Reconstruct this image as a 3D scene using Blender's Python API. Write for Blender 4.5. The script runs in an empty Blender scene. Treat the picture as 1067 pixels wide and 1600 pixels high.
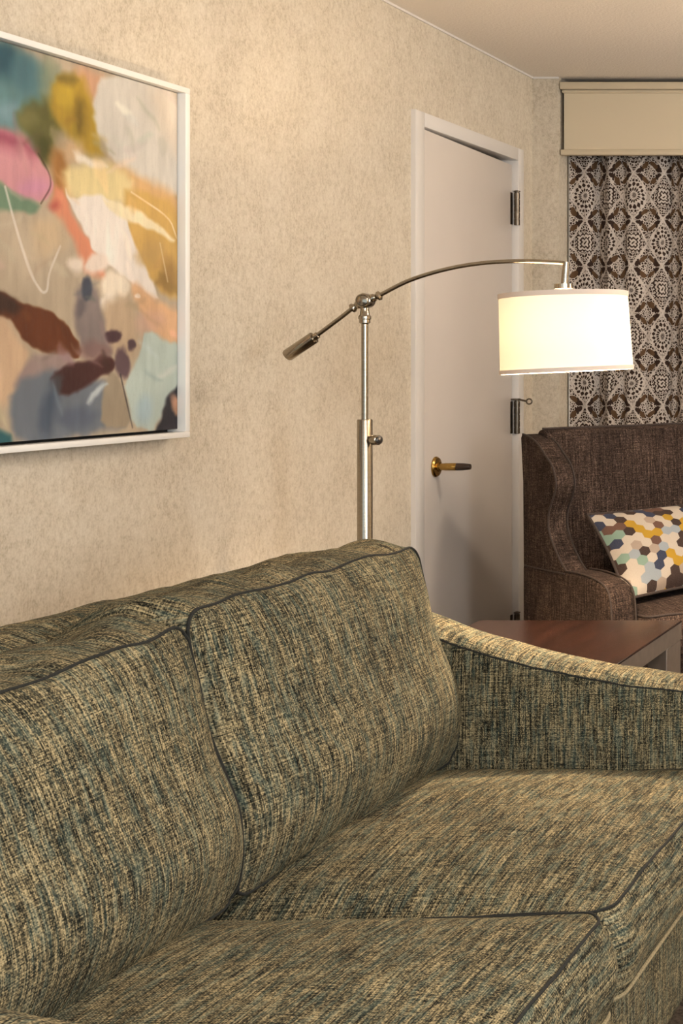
import bpy, bmesh, math, random
import numpy as np
from mathutils import Vector, Matrix, noise
random.seed(4)
S = bpy.context.scene
C = S.collection

# ------------------------------------------------------------------ camera, world, lights
F_PX = 2200.0
cd = bpy.data.cameras.new('camera'); cam = bpy.data.objects.new('camera', cd); C.objects.link(cam)
cam.location = (0, 0, 1.30); cam.rotation_euler = (math.pi/2, 0, 0)
cd.sensor_fit = 'HORIZONTAL'; cd.sensor_width = 36.0
cd.lens = F_PX/1067.0*36.0
# shift lens: the principal point lies right of the frame, a little above its middle
cd.shift_x = (533.5-1673.0)/1067.0
cd.shift_y = (560.0-800.0)/1067.0
cd.clip_start = 0.02
S.camera = cam

w = bpy.data.worlds.new('world'); S.world = w; w.use_nodes = True
w.node_tree.nodes['Background'].inputs[0].default_value = (0.76, 0.90, 1.0, 1)
w.node_tree.nodes['Background'].inputs[1].default_value = 1.3

def area(name, loc, aim, size, energy, col):
    l = bpy.data.lights.new(name, 'AREA'); l.shape = 'DISK'; l.size = size; l.energy = energy; l.color = col
    o = bpy.data.objects.new(name, l); C.objects.link(o); o.location = loc
    o.rotation_euler = (Vector(aim)-Vector(loc)).to_track_quat('-Z', 'Y').to_euler()
    return o
area('ceiling_light_near', (0.15, 1.0, 2.36), (0.15, 1.0, 0), 0.4, 18, (1.0, 0.92, 0.82))
area('ceiling_light_far', (-0.3, 4.1, 2.37), (-0.3, 4.1, 0), 0.3, 16, (1.0, 0.88, 0.74))
# unseen uplights added as fill to brighten the ceiling; no fixtures stand here
area('unseen_uplight_near', (0.9, -0.7, 1.75), (0.8, -0.4, 3.0), 0.4, 95, (1.0, 0.92, 0.83))
area('unseen_uplight_far', (1.3, 4.4, 1.75), (1.1, 4.4, 3.0), 0.4, 100, (1.0, 0.92, 0.83))
# cool unseen light added as fill from the right; the wall has no window
area('unseen_cool_fill', (2.5, 0.4, 1.5), (-2.1, 1.6, 1.0), 1.5, 80, (0.86, 0.94, 1.0))
LAMP_ENERGY = 125
S.view_settings.view_transform = 'Standard'; S.view_settings.look = 'None'
S.view_settings.gamma = 1; S.view_settings.use_curve_mapping = False
S.view_settings.exposure = 0.17

# ------------------------------------------------------------------ material helpers
def lin(c):
    return tuple(((v/255)/12.92 if v/255 <= 0.04045 else ((v/255+0.055)/1.055)**2.4) for v in c)

class Sk:                      # tiny expression wrapper round shader sockets
    def __init__(s, nt, sock): s.nt = nt; s.k = sock
    def _m(s, op, *o, clamp=False):
        n = s.nt.nodes.new('ShaderNodeMath'); n.operation = op; n.use_clamp = clamp
        for i, v in enumerate((s,)+o):
            if isinstance(v, Sk): s.nt.links.new(v.k, n.inputs[i])
            else: n.inputs[i].default_value = v
        return Sk(s.nt, n.outputs[0])
    def __add__(s, o): return s._m('ADD', o)
    def __sub__(s, o): return s._m('SUBTRACT', o)
    def __mul__(s, o): return s._m('MULTIPLY', o)
    def __truediv__(s, o): return s._m('DIVIDE', o)
    __radd__ = __add__; __rmul__ = __mul__
    def __neg__(s): return s*-1.0
    def mod(s, o): return s._m('FLOORED_MODULO', o)
    def floor(s): return s._m('FLOOR')
    def round(s): return s._m('ROUND')
    def abs(s): return s._m('ABSOLUTE')
    def sin(s): return s._m('SINE')
    def sqrt(s): return s._m('SQRT')
    def lt(s, o): return s._m('LESS_THAN', o)
    def gt(s, o): return s._m('GREATER_THAN', o)
    def mx(s, o): return s._m('MAXIMUM', o)
    def mn(s, o): return s._m('MINIMUM', o)
    def pw(s, o): return s._m('POWER', o)
    def atan2(s, o): return s._m('ARCTAN2', o)
    def clamp(s): return s._m('ADD', 0.0, clamp=True)
    def ss(s, a, b):
        n = s.nt.nodes.new('ShaderNodeMapRange'); n.interpolation_type = 'SMOOTHSTEP'
        s.nt.links.new(s.k, n.inputs[0]); n.inputs[1].default_value = a; n.inputs[2].default_value = b
        return Sk(s.nt, n.outputs[0])

class Mat:
    def __init__(s, name, rough=0.6, metal=0.0, spec=0.5):
        s.m = bpy.data.materials.new(name); s.m.use_nodes = True; s.nt = s.m.node_tree
        s.b = s.nt.nodes['Principled BSDF']; s.b.inputs['Roughness'].default_value = rough
        s.b.inputs['Metallic'].default_value = metal; s.b.inputs['Specular IOR Level'].default_value = spec
    def uv(s):
        n = s.nt.nodes.new('ShaderNodeUVMap'); x = s.nt.nodes.new('ShaderNodeSeparateXYZ')
        s.nt.links.new(n.outputs[0], x.inputs[0]); return Sk(s.nt, x.outputs[0]), Sk(s.nt, x.outputs[1])
    def pos(s):
        n = s.nt.nodes.new('ShaderNodeNewGeometry'); x = s.nt.nodes.new('ShaderNodeSeparateXYZ')
        s.nt.links.new(n.outputs['Position'], x.inputs[0]); return [Sk(s.nt, x.outputs[i]) for i in range(3)]
    def vec(s, *a):
        n = s.nt.nodes.new('ShaderNodeCombineXYZ')
        for i, v in enumerate(a):
            if isinstance(v, Sk): s.nt.links.new(v.k, n.inputs[i])
            else: n.inputs[i].default_value = v
        return Sk(s.nt, n.outputs[0])
    def noise(s, v, scale=1.0, detail=2.0, rough=0.5):
        n = s.nt.nodes.new('ShaderNodeTexNoise'); n.inputs['Scale'].default_value = scale
        n.inputs['Detail'].default_value = detail; n.inputs['Roughness'].default_value = rough
        s.nt.links.new(v.k, n.inputs['Vector']); return Sk(s.nt, n.outputs[0])
    def white(s, v):
        n = s.nt.nodes.new('ShaderNodeTexWhiteNoise'); n.noise_dimensions = '3D'
        s.nt.links.new(v.k, n.inputs['Vector']); return Sk(s.nt, n.outputs['Value'])
    def voro(s, v, scale, feature='F1', rnd=1.0):
        n = s.nt.nodes.new('ShaderNodeTexVoronoi'); n.feature = feature; n.inputs['Scale'].default_value = scale
        n.inputs['Randomness'].default_value = rnd
        s.nt.links.new(v.k, n.inputs['Vector']); return Sk(s.nt, n.outputs['Distance'])
    def ramp(s, f, stops, const=False):
        n = s.nt.nodes.new('ShaderNodeValToRGB'); cr = n.color_ramp
        if const: cr.interpolation = 'CONSTANT'
        while len(cr.elements) < len(stops): cr.elements.new(0.5)
        for e, (p, c) in zip(cr.elements, stops): e.position = p; e.color = (*c, 1)
        s.nt.links.new(f.k, n.inputs[0]); return Sk(s.nt, n.outputs[0])
    def mix(s, f, a, b):
        n = s.nt.nodes.new('ShaderNodeMix'); n.data_type = 'RGBA'
        for v, i in ((f, 0), (a, 6), (b, 7)):
            if isinstance(v, Sk): s.nt.links.new(v.k, n.inputs[i])
            elif i == 0: n.inputs[0].default_value = v
            else: n.inputs[i].default_value = (*v, 1)
        return Sk(s.nt, n.outputs[2])
    def col(s, c):
        if isinstance(c, Sk): s.nt.links.new(c.k, s.b.inputs['Base Color'])
        else: s.b.inputs['Base Color'].default_value = (*c, 1)
        return s
    def bump(s, h, strength, dist):
        n = s.nt.nodes.new('ShaderNodeBump'); n.inputs['Strength'].default_value = strength
        n.inputs['Distance'].default_value = dist
        s.nt.links.new(h.k, n.inputs['Height']); s.nt.links.new(n.outputs[0], s.b.inputs['Normal'])
        return s

def plain(name, c, rough=0.6, metal=0.0, nscale=0, namt=0.0, spec=0.5):
    t = Mat(name, rough, metal, spec); c = lin(c)
    if nscale:
        x, y, z = t.pos(); n = t.noise(t.vec(x, y, z), nscale, 3)
        t.col(t.mix(n.ss(.3, .7), tuple(v*(1-namt) for v in c), tuple(min(1, v*(1+namt)) for v in c)))
    else: t.col(c)
    return t.m

def tweed(name, stops, tint, tint_amt, cell=0.0020, rough=0.95, streak=1.0, cellamp=.54):
    """woven slub fabric; uv in metres"""
    t = Mat(name, rough, 0, 0.15); u, v = t.uv()
    wn = t.white(t.vec((u/cell).floor(), (v/cell).floor(), 0.3))
    sv = t.noise(t.vec(u*520, v*17, 1.7), 1, 2)
    su = t.noise(t.vec(u*15, v*520, 7.1), 1, 2)
    sw = t.noise(t.vec(u*170, v*12, 11.0), 1, 2)
    big = t.noise(t.vec(u*9, v*5, 3.0), 1, 2)
    f = (wn-0.5)*cellamp + (sv-0.5)*(1.35*streak) + (su-0.5)*(0.95*streak) + (sw-0.5)*(0.65*streak) + (big-.5)*.35 + 0.5
    c = t.ramp(f.clamp(), stops)
    hue = t.noise(t.vec(u*150, v*26, 5.5), 1, 2)
    c = t.mix(hue.ss(.42, .72)*tint_amt, c, t.mix(f.clamp(), tuple(q*.25 for q in tint), tint))
    t.col(c)
    wv = ((u*(math.pi/cell)).sin()*(v*(math.pi/cell)).sin())*.5 + (sv+su)*.8
    t.bump(wv, 0.45, 0.0012)
    t.b.inputs['Sheen Weight'].default_value = 0.0; t.b.inputs['Sheen Roughness'].default_value = .5
    return t.m

M = {}
M['sofa'] = tweed('sofa_tweed', [(0.12, lin((14, 15, 12))), (0.36, lin((60, 56, 43))), (0.60, lin((108, 98, 74))), (0.95, lin((172, 155, 118)))],
                  lin((92, 115, 107)), .48)
M['piping_shaded'] = plain('piping_shaded', (24, 24, 20), .9, nscale=300, namt=.5)  # shaded copy of the fabric piping, seam shade put into its colour
M['piping_lit'] = plain('piping_lit', (138, 124, 94), .9, nscale=300, namt=.3)  # lit copy for the lower seat seam, light put into its colour
M['chair'] = tweed('chair_tweed', [(0.15, lin((20, 14, 12))), (0.45, lin((50, 39, 34))), (0.65, lin((70, 56, 48))), (0.95, lin((118, 99, 86)))],
                   lin((76, 64, 60)), .3, cell=.0028, streak=.75, cellamp=.4)
M['chair_piping'] = plain('chair_piping', (54, 42, 36), .8, nscale=200, namt=.3)

# wallpaper
t = Mat('wallpaper', .75, 0, .3); x, y, z = t.pos()
n1 = t.noise(t.vec(x*95, y*95, z*70), 1, 3); n2 = t.noise(t.vec(x*9, y*9, z*7), 1, 2)
fl = t.noise(t.vec(x*210, y*210, z*170), 1, 2)
f = (n1-.5)*.8+(fl-.5)*.6+(n2-.5)*.4+.5
t.col(t.ramp(f.clamp(), [(.2, lin((174, 161, 141))), (.5, lin((200, 188, 169))), (.8, lin((213, 203, 186)))]))
t.bump(n1+fl*.6, .35, .0015); M['wallpaper'] = t.m
t = Mat('ceiling_paint', .9, 0, .2); x, y, z = t.pos()
n1 = t.noise(t.vec(x, y, z), 120, 3, .6); t.col(lin((233, 224, 213))); t.bump(n1, .55, .004); M['ceiling'] = t.m
M['white'] = plain('white_paint', (216, 210, 204), .35)
M['door'] = plain('door_paint', (206, 196, 187), .32, nscale=3, namt=.02)
M['frame_white'] = plain('frame_white', (240, 236, 230), .35)
M['gap'] = plain('dark_gap', (30, 26, 22), .9)
M['valance'] = plain('valance_paint', (206, 191, 164), .5)
t = Mat('nickel', .19, 1.0); x, y, z = t.pos()
t.col(t.mix(t.noise(t.vec(x*40, y*40, z*400), 1, 2), lin((138, 128, 114)), lin((176, 166, 150)))); M['nickel'] = t.m
M['hinge'] = plain('aged_hinge_metal', (112, 102, 90), .3, 1.0, 60, .2)
M['brass'] = plain('brass', (172, 138, 74), .25, 1.0)
M['dark_grip'] = plain('dark_grip', (48, 32, 22), .35)
M['knob_black'] = plain('knob_black', (40, 36, 34), .3)
t = Mat('espresso_wood', .22, 0, .22); x, y, z = t.pos()
g = t.noise(t.vec(x*30, y*4, z*30), 1, 4, .6)
t.col(t.ramp(g, [(.3, lin((22, 12, 9))), (.7, lin((38, 21, 15)))])); t.bump(g, .02, .0005); M['wood'] = t.m
M['edge'] = plain('table_edge', (96, 85, 76), .4, 0, 40, .1)  # table sides and legs: wood paled, its reflections put into the colour
t = Mat('carpet', .95, 0, .1); x, y, z = t.pos()
g = t.noise(t.vec(x, y, z), 90, 3, .7); t.col(t.ramp(g, [(.3, lin((52, 44, 38))), (.7, lin((108, 96, 82)))])); t.bump(g, .6, .006); M['carpet'] = t.m
# lamp shade: translucent fabric
m = bpy.data.materials.new('shade_fabric'); m.use_nodes = True; nt = m.node_tree; nt.nodes.clear()
o_ = nt.nodes.new('ShaderNodeOutputMaterial'); mx = nt.nodes.new('ShaderNodeMixShader'); mx.inputs[0].default_value = .035
d_ = nt.nodes.new('ShaderNodeBsdfDiffuse'); tr = nt.nodes.new('ShaderNodeBsdfTranslucent')
d_.inputs[0].default_value = (*lin((245, 238, 224)), 1); tr.inputs[0].default_value = (*lin((252, 240, 214)), 1)
nt.links.new(d_.outputs[0], mx.inputs[1]); nt.links.new(tr.outputs[0], mx.inputs[2]); nt.links.new(mx.outputs[0], o_.inputs[0])
M['shade'] = m
M['shade_trim'] = plain('shade_trim', (222, 204, 190), .8)
t = Mat('bulb_glass', .4); t.col((1, .95, .85)); t.b.inputs['Emission Color'].default_value = (1, .85, .62, 1)
t.b.inputs['Emission Strength'].default_value = 12; M['bulb'] = t.m

# curtain print: checkerboard of round and square medallions over a dotted diagonal lattice
t = Mat('curtain_print', .85, 0, .15); u, v = t.uv()
wob = t.noise(t.vec(u*22, v*22, .5), 1, 2); wob2 = t.noise(t.vec(u*22, v*22, 4.5), 1, 2)
u2 = u + (wob-.5)*.022; v2 = v + (wob2-.5)*.022
A, B = .125, .185
ci = (u2/A).floor(); cj = (v2/B).floor()
lu = u2 - (ci+.5)*A; lv = v2 - (cj+.5)*B
par = (ci+cj).mod(2.0)
r = (lu*lu + lv*lv*.72).sqrt(); ang = lv.atan2(lu)
ch = lu.abs().mx(lv.abs()*.95)
# round medallion: rings broken into dots
ringc = (r*(2*math.pi/.0165)).sin(); spoke = (ang*16.0).sin()
circ = (ringc + spoke*1.0).gt(.1)
# square medallion: nested squares with ticks
ringq = (ch*(2*math.pi/.0150)+1.2).sin(); tick = (lu*420.0).sin()*(lv*420.0).sin()
sq = (ringq + tick*1.3).gt(.2)
# diagonal lattice
da = (lu*(1/A) + lv*(1/B)); db = (lu*(1/A) - lv*(1/B))
la = (da.abs()-.5).abs(); lb = (db.abs()-.5).abs()
lat = la.mn(lb)
# dotted ground: small mirrored cells
mu = lu.abs(); mv = lv.abs()
dots = t.voro(t.vec(mu, mv, par*.37), 96, 'DISTANCE_TO_EDGE', .9).gt(.12)
# large brown leaves crossing the lattice bands, two per side
lx = mu - A*.36; ly = mv - B*.33
leaf = ((lx*.78+ly*.62)*(lx*.78+ly*.62)*11000. + (lx*.62-ly*.78)*(lx*.62-ly*.78)*3000.).lt(1.0)
lx2 = mu - A*.20; ly2 = mv - B*.43
leaf2 = ((lx2*.5+ly2*.86)*(lx2*.5+ly2*.86)*12000. + (lx2*.86-ly2*.5)*(lx2*.86-ly2*.5)*4000.).lt(1.0)
inner_c = r.lt(.046); inner_s = ch.lt(.036)
isc = par.lt(.5)
med = isc*inner_c*circ + (isc*-1.0+1.0)*inner_s*sq
inm = isc*inner_c + (isc*-1.0+1.0)*inner_s
ground = dots.mx(leaf).mx(leaf2)*(lat.gt(.035))
brown = (med + (inm*-1.0+1.0)*ground).clamp()
grain = t.noise(t.vec(u*500, v*500, 0), 1, 2)
browncol = t.mix(leaf, lin((52, 38, 31)), lin((88, 66, 46)))
t.col(t.mix(brown, t.mix(grain, lin((172, 160, 150)), lin((206, 195, 185))), browncol))
t.bump(grain, .2, .001); M['curtain'] = t.m

# hexagon pillow print
t = Mat('hexagon_print', .85, 0, .15); u, v = t.uv()
sz = .0335; pu = u/sz + 40.0; pv = v/sz + 40.0; R3 = 1.7320508
ax = pu.mod(1.0)-.5; ay = pv.mod(R3)-R3/2
bx_ = (pu-.5).mod(1.0)-.5; by_ = (pv-R3/2).mod(R3)-R3/2
sel = (ax*ax+ay*ay).lt(bx_*bx_+by_*by_)
gx = sel*ax + (sel*-1.0+1.0)*bx_; gy = sel*ay + (sel*-1.0+1.0)*by_
ix = ((pu-gx)*2.0).round(); iy = ((pv-gy)/(R3/2)).round()
h = t.white(t.vec(ix*.731+3.3, iy*.417+1.1, .25))
cols = [(0, (178, 166, 152)), (.26, (50, 37, 34)), (.51, (164, 128, 34)), (.63, (176, 164, 150)), (.69, (40, 50, 72)), (.77, (138, 146, 152)),
        (.84, (118, 142, 128)), (.91, (152, 136, 122)), (.95, (90, 64, 54))]
c = t.ramp(h, [(p, lin(q)) for p, q in cols], True)
gr = t.noise(t.vec(u*300, v*900, 0), 1, 2)
t.col(t.mix(gr.ss(.3, .75)*.22, c, lin((120, 104, 92)))); t.bump(gr, .2, .001); M['hex'] = t.m

# ------------------------------------------------------------------ mesh helpers
def root_loc(p):
    while p and p.parent: p = p.parent
    return p.location if p else Vector((0, 0, 0))

def obj(name, verts, faces, mat, parent=None, uvs=None, smooth=True, sharp=None):
    """verts in world space; uvs = list per face of list of (u,v)"""
    off = root_loc(parent)
    me = bpy.data.meshes.new(name)
    me.from_pydata([tuple(Vector(v)-off) for v in verts], [], faces)
    if uvs:
        l = me.uv_layers.new(name='UVMap'); k = 0; flat = []
        for fu in uvs:
            for q in fu: flat += [q[0], q[1]]
        l.data.foreach_set('uv', flat)
    me.materials.append(mat)
    o = bpy.data.objects.new(name, me); C.objects.link(o)
    if parent: o.parent = parent
    if smooth:
        me.polygons.foreach_set('use_smooth', [True]*len(me.polygons))
        if sharp: me.set_sharp_from_angle(angle=math.radians(sharp))
    me.update(); return o

def empty(name, loc, label=None, cat=None, kind=None, group=None):
    o = bpy.data.objects.new(name, None); C.objects.link(o); o.location = loc; o.empty_display_size = .1
    return tag(o, label, cat, kind, group)
def tag(o, label=None, cat=None, kind=None, group=None):
    for k, v in (('label', label), ('category', cat), ('kind', kind), ('group', group)):
        if v: o[k] = v
    return o

def boxuv(verts, faces, off=(0, 0)):
    out = []
    for f in faces:
        p = [Vector(verts[i]) for i in f]
        n = Vector((0, 0, 0))
        for i in range(len(p)): n += p[i].cross(p[(i+1) % len(p)])
        a = max(range(3), key=lambda q: abs(n[q]))
        ij = ((1, 2), (0, 2), (0, 1))[a]
        out.append([(q[ij[0]]+off[0]+a*.31, q[ij[1]]+off[1]+a*.17) for q in p])
    return out

class MB:
    def __init__(s): s.v = []; s.f = []
    def box(s, x0, x1, y0, y1, z0, z1):
        b = len(s.v)
        s.v += [(x0, y0, z0), (x1, y0, z0), (x1, y1, z0), (x0, y1, z0), (x0, y0, z1), (x1, y0, z1), (x1, y1, z1), (x0, y1, z1)]
        s.f += [tuple(b+i for i in q) for q in ((0, 3, 2, 1), (4, 5, 6, 7), (0, 1, 5, 4), (1, 2, 6, 5), (2, 3, 7, 6), (3, 0, 4, 7))]
        return s
    def tube(s, pts, rad, n=12, closed=False, cap=True):
        pts = [Vector(p) for p in pts]; N = len(pts); b = len(s.v)
        rads = rad if isinstance(rad, (list, tuple)) else [rad]*N
        up = None
        for i in range(N):
            a = pts[i-1] if (i > 0 or closed) else pts[0]; c = pts[(i+1) % N] if (i < N-1 or closed) else pts[-1]
            d = (c-a).normalized()
            if up is None: up = d.orthogonal().normalized()
            up = (up - d*up.dot(d)); up = up.normalized() if up.length > 1e-6 else d.orthogonal().normalized()
            sd = d.cross(up)
            for k in range(n):
                t_ = 2*math.pi*k/n; s.v.append(tuple(pts[i]+(up*math.cos(t_)+sd*math.sin(t_))*rads[i]))
        for i in range(N if closed else N-1):
            j = (i+1) % N
            for k in range(n):
                s.f.append((b+i*n+k, b+i*n+(k+1) % n, b+j*n+(k+1) % n, b+j*n+k))
        if cap and not closed:
            s.f.append(tuple(b+k for k in range(n))[::-1]); s.f.append(tuple(b+(N-1)*n+k for k in range(n)))
        return s
    def lathe(s, prof, org, axis=(0, 0, 1), n=32):
        """prof = [(r, h)] along axis from org"""
        ax = Vector(axis).normalized(); e1 = ax.orthogonal().normalized(); e2 = ax.cross(e1); o = Vector(org); b = len(s.v); N = len(prof)
        for r_, h_ in prof:
            for k in range(n):
                t_ = 2*math.pi*k/n; s.v.append(tuple(o+ax*h_+(e1*math.cos(t_)+e2*math.sin(t_))*max(r_, 1e-5)))
        for i in range(N-1):
            for k in range(n): s.f.append((b+i*n+k, b+i*n+(k+1) % n, b+(i+1)*n+(k+1) % n, b+(i+1)*n+k))
        s.f.append(tuple(b+k for k in range(n))[::-1]); s.f.append(tuple(b+(N-1)*n+k for k in range(n)))
        return s
    def bevel(s, r, seg=2, ang=25):
        bm = bmesh.new(); vs = [bm.verts.new(v) for v in s.v]
        for f in s.f: bm.faces.new([vs[i] for i in f])
        bmesh.ops.recalc_face_normals(bm, faces=bm.faces)
        es = [e for e in bm.edges if len(e.link_faces) == 2 and e.calc_face_angle(0) > math.radians(ang)]
        bmesh.ops.bevel(bm, geom=es, offset=r, segments=seg, affect='EDGES', profile=.5, clamp_overlap=True)
        bm.verts.index_update(); s.v = [tuple(v.co) for v in bm.verts]; s.f = [tuple(v.index for v in f.verts) for f in bm.faces]; bm.free()
        return s
    def map(s, fn): s.v = [tuple(fn(Vector(v))) for v in s.v]; return s
    def build(s, name, mat, parent=None, uv=False, smooth=True, sharp=35, off=(0, 0), uvv=None):
        return obj(name, s.v, s.f, mat, parent, boxuv(uvv or s.v, s.f, off) if uv else None, smooth, sharp)

def struct(o): o['kind'] = 'structure'; return o

def prism(outline, w0, w1):
    """outline [(s,z)] extruded along w; local coords (s, w, z)"""
    m = MB(); n = len(outline)
    m.v = [(a, w0, b) for a, b in outline]+[(a, w1, b) for a, b in outline]
    m.f = [tuple(range(n))[::-1], tuple(range(n, 2*n))]+[(i, (i+1) % n, n+(i+1) % n, n+i) for i in range(n)]
    return m

def nz(p, s, k=0.0): return noise.noise(Vector((p[0]*s+k, p[1]*s+k*.7, p[2]*s-k)))

def cushion(W, D, H, n, rp, crown, crown_b, bulge, fn, e=2.4, taper=.75):
    """boxed cushion: returns verts, faces, uvs, loops(top seam, bottom seam). fn(local, a, b, c)->world"""
    nx, ny, nzz = n; idx = {}; V = []; ABC = []; P = []
    def plan(a, b):
        x, y = a*W/2, b*D/2; ix, iy = W/2-rp, D/2-rp
        cx_, cy_ = max(-ix, min(ix, x)), max(-iy, min(iy, y)); dx, dy = x-cx_, y-cy_
        m_ = max(abs(dx), abs(dy))
        if m_ > 1e-9 and abs(dx) > 1e-9 and abs(dy) > 1e-9:
            l = math.hypot(dx, dy); k = m_/l; dx *= k; dy *= k
        return cx_+dx, cy_+dy
    def dist(i, N):      # denser near the rims
        q = 2*i/N-1; return math.copysign(1-(1-abs(q))**1.35, q)
    def vid(i, j, k):
        if (i, j, k) in idx: return idx[(i, j, k)]
        a, b, c = dist(i, nx), dist(j, ny), 2*k/nzz-1
        x, y = plan(a, b); z = c*H/2
        if k == nzz: z += crown*(max(0, (1-abs(a)**e)*(1-abs(b)**e)))**taper
        elif k == 0: z -= crown_b*(max(0, (1-abs(a)**e)*(1-abs(b)**e)))**taper
        if 0 < k < nzz:
            ox, oy = x-max(-W/2+rp, min(W/2-rp, x)), y-max(-D/2+rp, min(D/2-rp, y))
            if abs(a) > .999 and abs(oy) < 1e-6: ox, oy = math.copysign(1, a), 0
            elif abs(b) > .999 and abs(ox) < 1e-6: ox, oy = 0, math.copysign(1, b)
            l = math.hypot(ox, oy) or 1
            q = bulge*(1-c*c); x += ox/l*q; y += oy/l*q
        idx[(i, j, k)] = len(P); P.append(Vector((x, y, z))); ABC.append((a, b, c)); return idx[(i, j, k)]
    F = []; U = []
    def add(q, off, ax):
        ids = [vid(*t_) for t_ in q]; F.append(tuple(ids))
        U.append([((P[i][ax[0]])+off[0], (P[i][ax[1]])+off[1]) for i in ids])
    for i in range(nx):
        for j in range(ny):
            add(((i, j, nzz), (i+1, j, nzz), (i+1, j+1, nzz), (i, j+1, nzz)), (0, 0), (0, 1))
            add(((i, j, 0), (i, j+1, 0), (i+1, j+1, 0), (i+1, j, 0)), (3, 1), (0, 1))
    for i in range(nx):
        for k in range(nzz):
            add(((i, 0, k), (i+1, 0, k), (i+1, 0, k+1), (i, 0, k+1)), (5, 2), (0, 2))
            add(((i, ny, k), (i, ny, k+1), (i+1, ny, k+1), (i+1, ny, k)), (7, 3), (0, 2))
    for j in range(ny):
        for k in range(nzz):
            add(((0, j, k), (0, j, k+1), (0, j+1, k+1), (0, j+1, k)), (9, 4), (1, 2))
            add(((nx, j, k), (nx, j+1, k), (nx, j+1, k+1), (nx, j, k+1)), (11, 5), (1, 2))
    def loop(k):
        q = [(i, 0) for i in range(nx)]+[(nx, j) for j in range(ny)]+[(i, ny) for i in range(nx, 0, -1)]+[(0, j) for j in range(ny, 0, -1)]
        return [idx[(i, j, k)] for i, j in q]
    lt_, lb_ = loop(nzz), loop(0)
    V = [fn(p, *abc) for p, abc in zip(P, ABC)]
    return V, F, U, [V[i] for i in lt_], [V[i] for i in lb_]

# ------------------------------------------------------------------ the room
WL, YE, ZC = -2.10, 5.49, 2.397
D0, D1, DT = 4.547, 5.31, 2.038            # door opening
struct(MB().box(-2.4, 2.9, -1.6, 6.0, -.05, 0).build('floor', M['carpet'], smooth=False))
struct(MB().box(-2.4, 2.9, -1.6, 6.0, ZC, ZC+.1).build('ceiling', M['ceiling'], smooth=False))
wl = MB().box(WL-.15, WL, -1.6, D0-.01, 0, ZC).box(WL-.15, WL, D0-.01, D1+.01, DT+.022, ZC).box(WL-.15, WL, D1+.01, YE+.5, 0, ZC)
wl.box(WL-.17, WL-.15, D0-.05, D1+.05, 0, DT+.1)
struct(wl.build('wall_left', M['wallpaper'], smooth=False))
RX0, RX1 = -1.996, .75
struct(MB().box(WL, RX0, YE, YE+.4, 0, ZC).box(RX0, RX1, YE+.30, YE+.4, 0, ZC).box(RX1, 2.75, YE, YE+.4, 0, ZC).build('wall_far', M['wallpaper'], smooth=False))
struct(MB().box(2.6, 2.75, -1.6, YE, 0, ZC).build('wall_right', M['wallpaper'], smooth=False))
struct(MB().box(WL, WL+.006, -1.6, YE, ZC-.007, ZC).box(WL, RX0, YE-.006, YE, ZC-.007, ZC).build('trim_2', M['white'], smooth=False))
bb = MB().box(WL, WL+.012, -1.6, 4.481, 0, .1).box(WL, WL+.012, 5.366, YE, 0, .1)
struct(bb.build('baseboard_left', M['white'], smooth=False))
# door casing and jamb
cs = MB().box(WL-.10, WL+.016, 4.481, D0-.004, 0, 2.094).box(WL-.10, WL+.016, D1+.004, 5.366, 0, 2.094).box(WL-.10, WL+.016, D0-.004, D1+.004, DT+.009, 2.094)
struct(cs.bevel(.003, 2).build('trim_1', M['white'], sharp=40))
struct(MB().box(WL-.10, WL-.052, D0-.004, D0+.012, 0, DT).box(WL-.10, WL-.052, D1-.012, D1+.004, 0, DT).box(WL-.14, WL-.06, D0, D1, DT-.005, DT+.012).build('trim_3', M['gap'], smooth=False))  # stops coloured dark to stand in for shade in the door gap
door = struct(empty('door_1', (WL, (D0+D1)/2, 0)))
TH = .021
def ajar(p):
    q = p-Vector((WL-.006, D1, 0)); c_, s_ = math.cos(TH), math.sin(TH)
    return Vector((WL-.006+q.x*c_-q.y*s_, D1+q.x*s_+q.y*c_, p.z))
MB().box(WL-.05, WL-.006, D0+.001, D1-.004, .012, DT).bevel(.002, 2).map(lambda p: Vector((p.x, p.y, p.z+(.003-.012*(p.y-D0)/(D1-D0))*(p.z > 1)))).map(ajar).build('leaf', M['door'], door, sharp=40)
for zt in (1.926, 1.140, .337):
    hr = MB().lathe([(.009, 0), (.009, .124)], (WL+.010, D1+.004, zt-.124), n=16).build('hinge', M['hinge'], door)
    k = MB()
    for q in range(5): k.lathe([(.0105, 0.001), (.0105, .022)], (WL+.010, D1+.004, zt-.124+.0248*q), n=16)
    k.build('knuckle', M['hinge'], hr)
    MB().box(WL-.006, WL-.0035, D1-.022, D1-.003, zt-.122, zt-.002).box(WL+.0, WL+.018, D1+.0035, D1+.006, zt-.122, zt-.002).build('hinge_plate', M['hinge'], hr, smooth=False)
    MB().lathe([(.004, 0), (.012, .002), (.012, .006), (.004, .009)], (WL+.010, D1+.004, zt), n=16).build('pin_head', M['hinge'], hr)
    if zt == 1.140:
        sp = MB().tube([(WL+.012, D1+.004, zt+.006), (WL+.045, D1+.012, zt-.002)], .0035, 8)
        c0 = Vector((WL+.052, D1+.014, zt-.003))
        sp.tube([c0+Vector((math.cos(a)*.010, 0, math.sin(a)*.010)) for a in [i*math.pi/8 for i in range(16)]], .003, 8, closed=True)
        sp.box(WL-.004, WL+.02, D1-.02, D1+.012, zt+.003, zt+.009)
        sp.build('door_stop', M['hinge'], hr)
hy, hz = 4.635, .943
hd = MB().lathe([(.034, 0), (.034, .004), (.030, .009), (.016, .012), (.016, .016)], (WL-.006, hy, hz), (1, 0, 0)).map(ajar).build('rosette', M['brass'], door)
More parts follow.
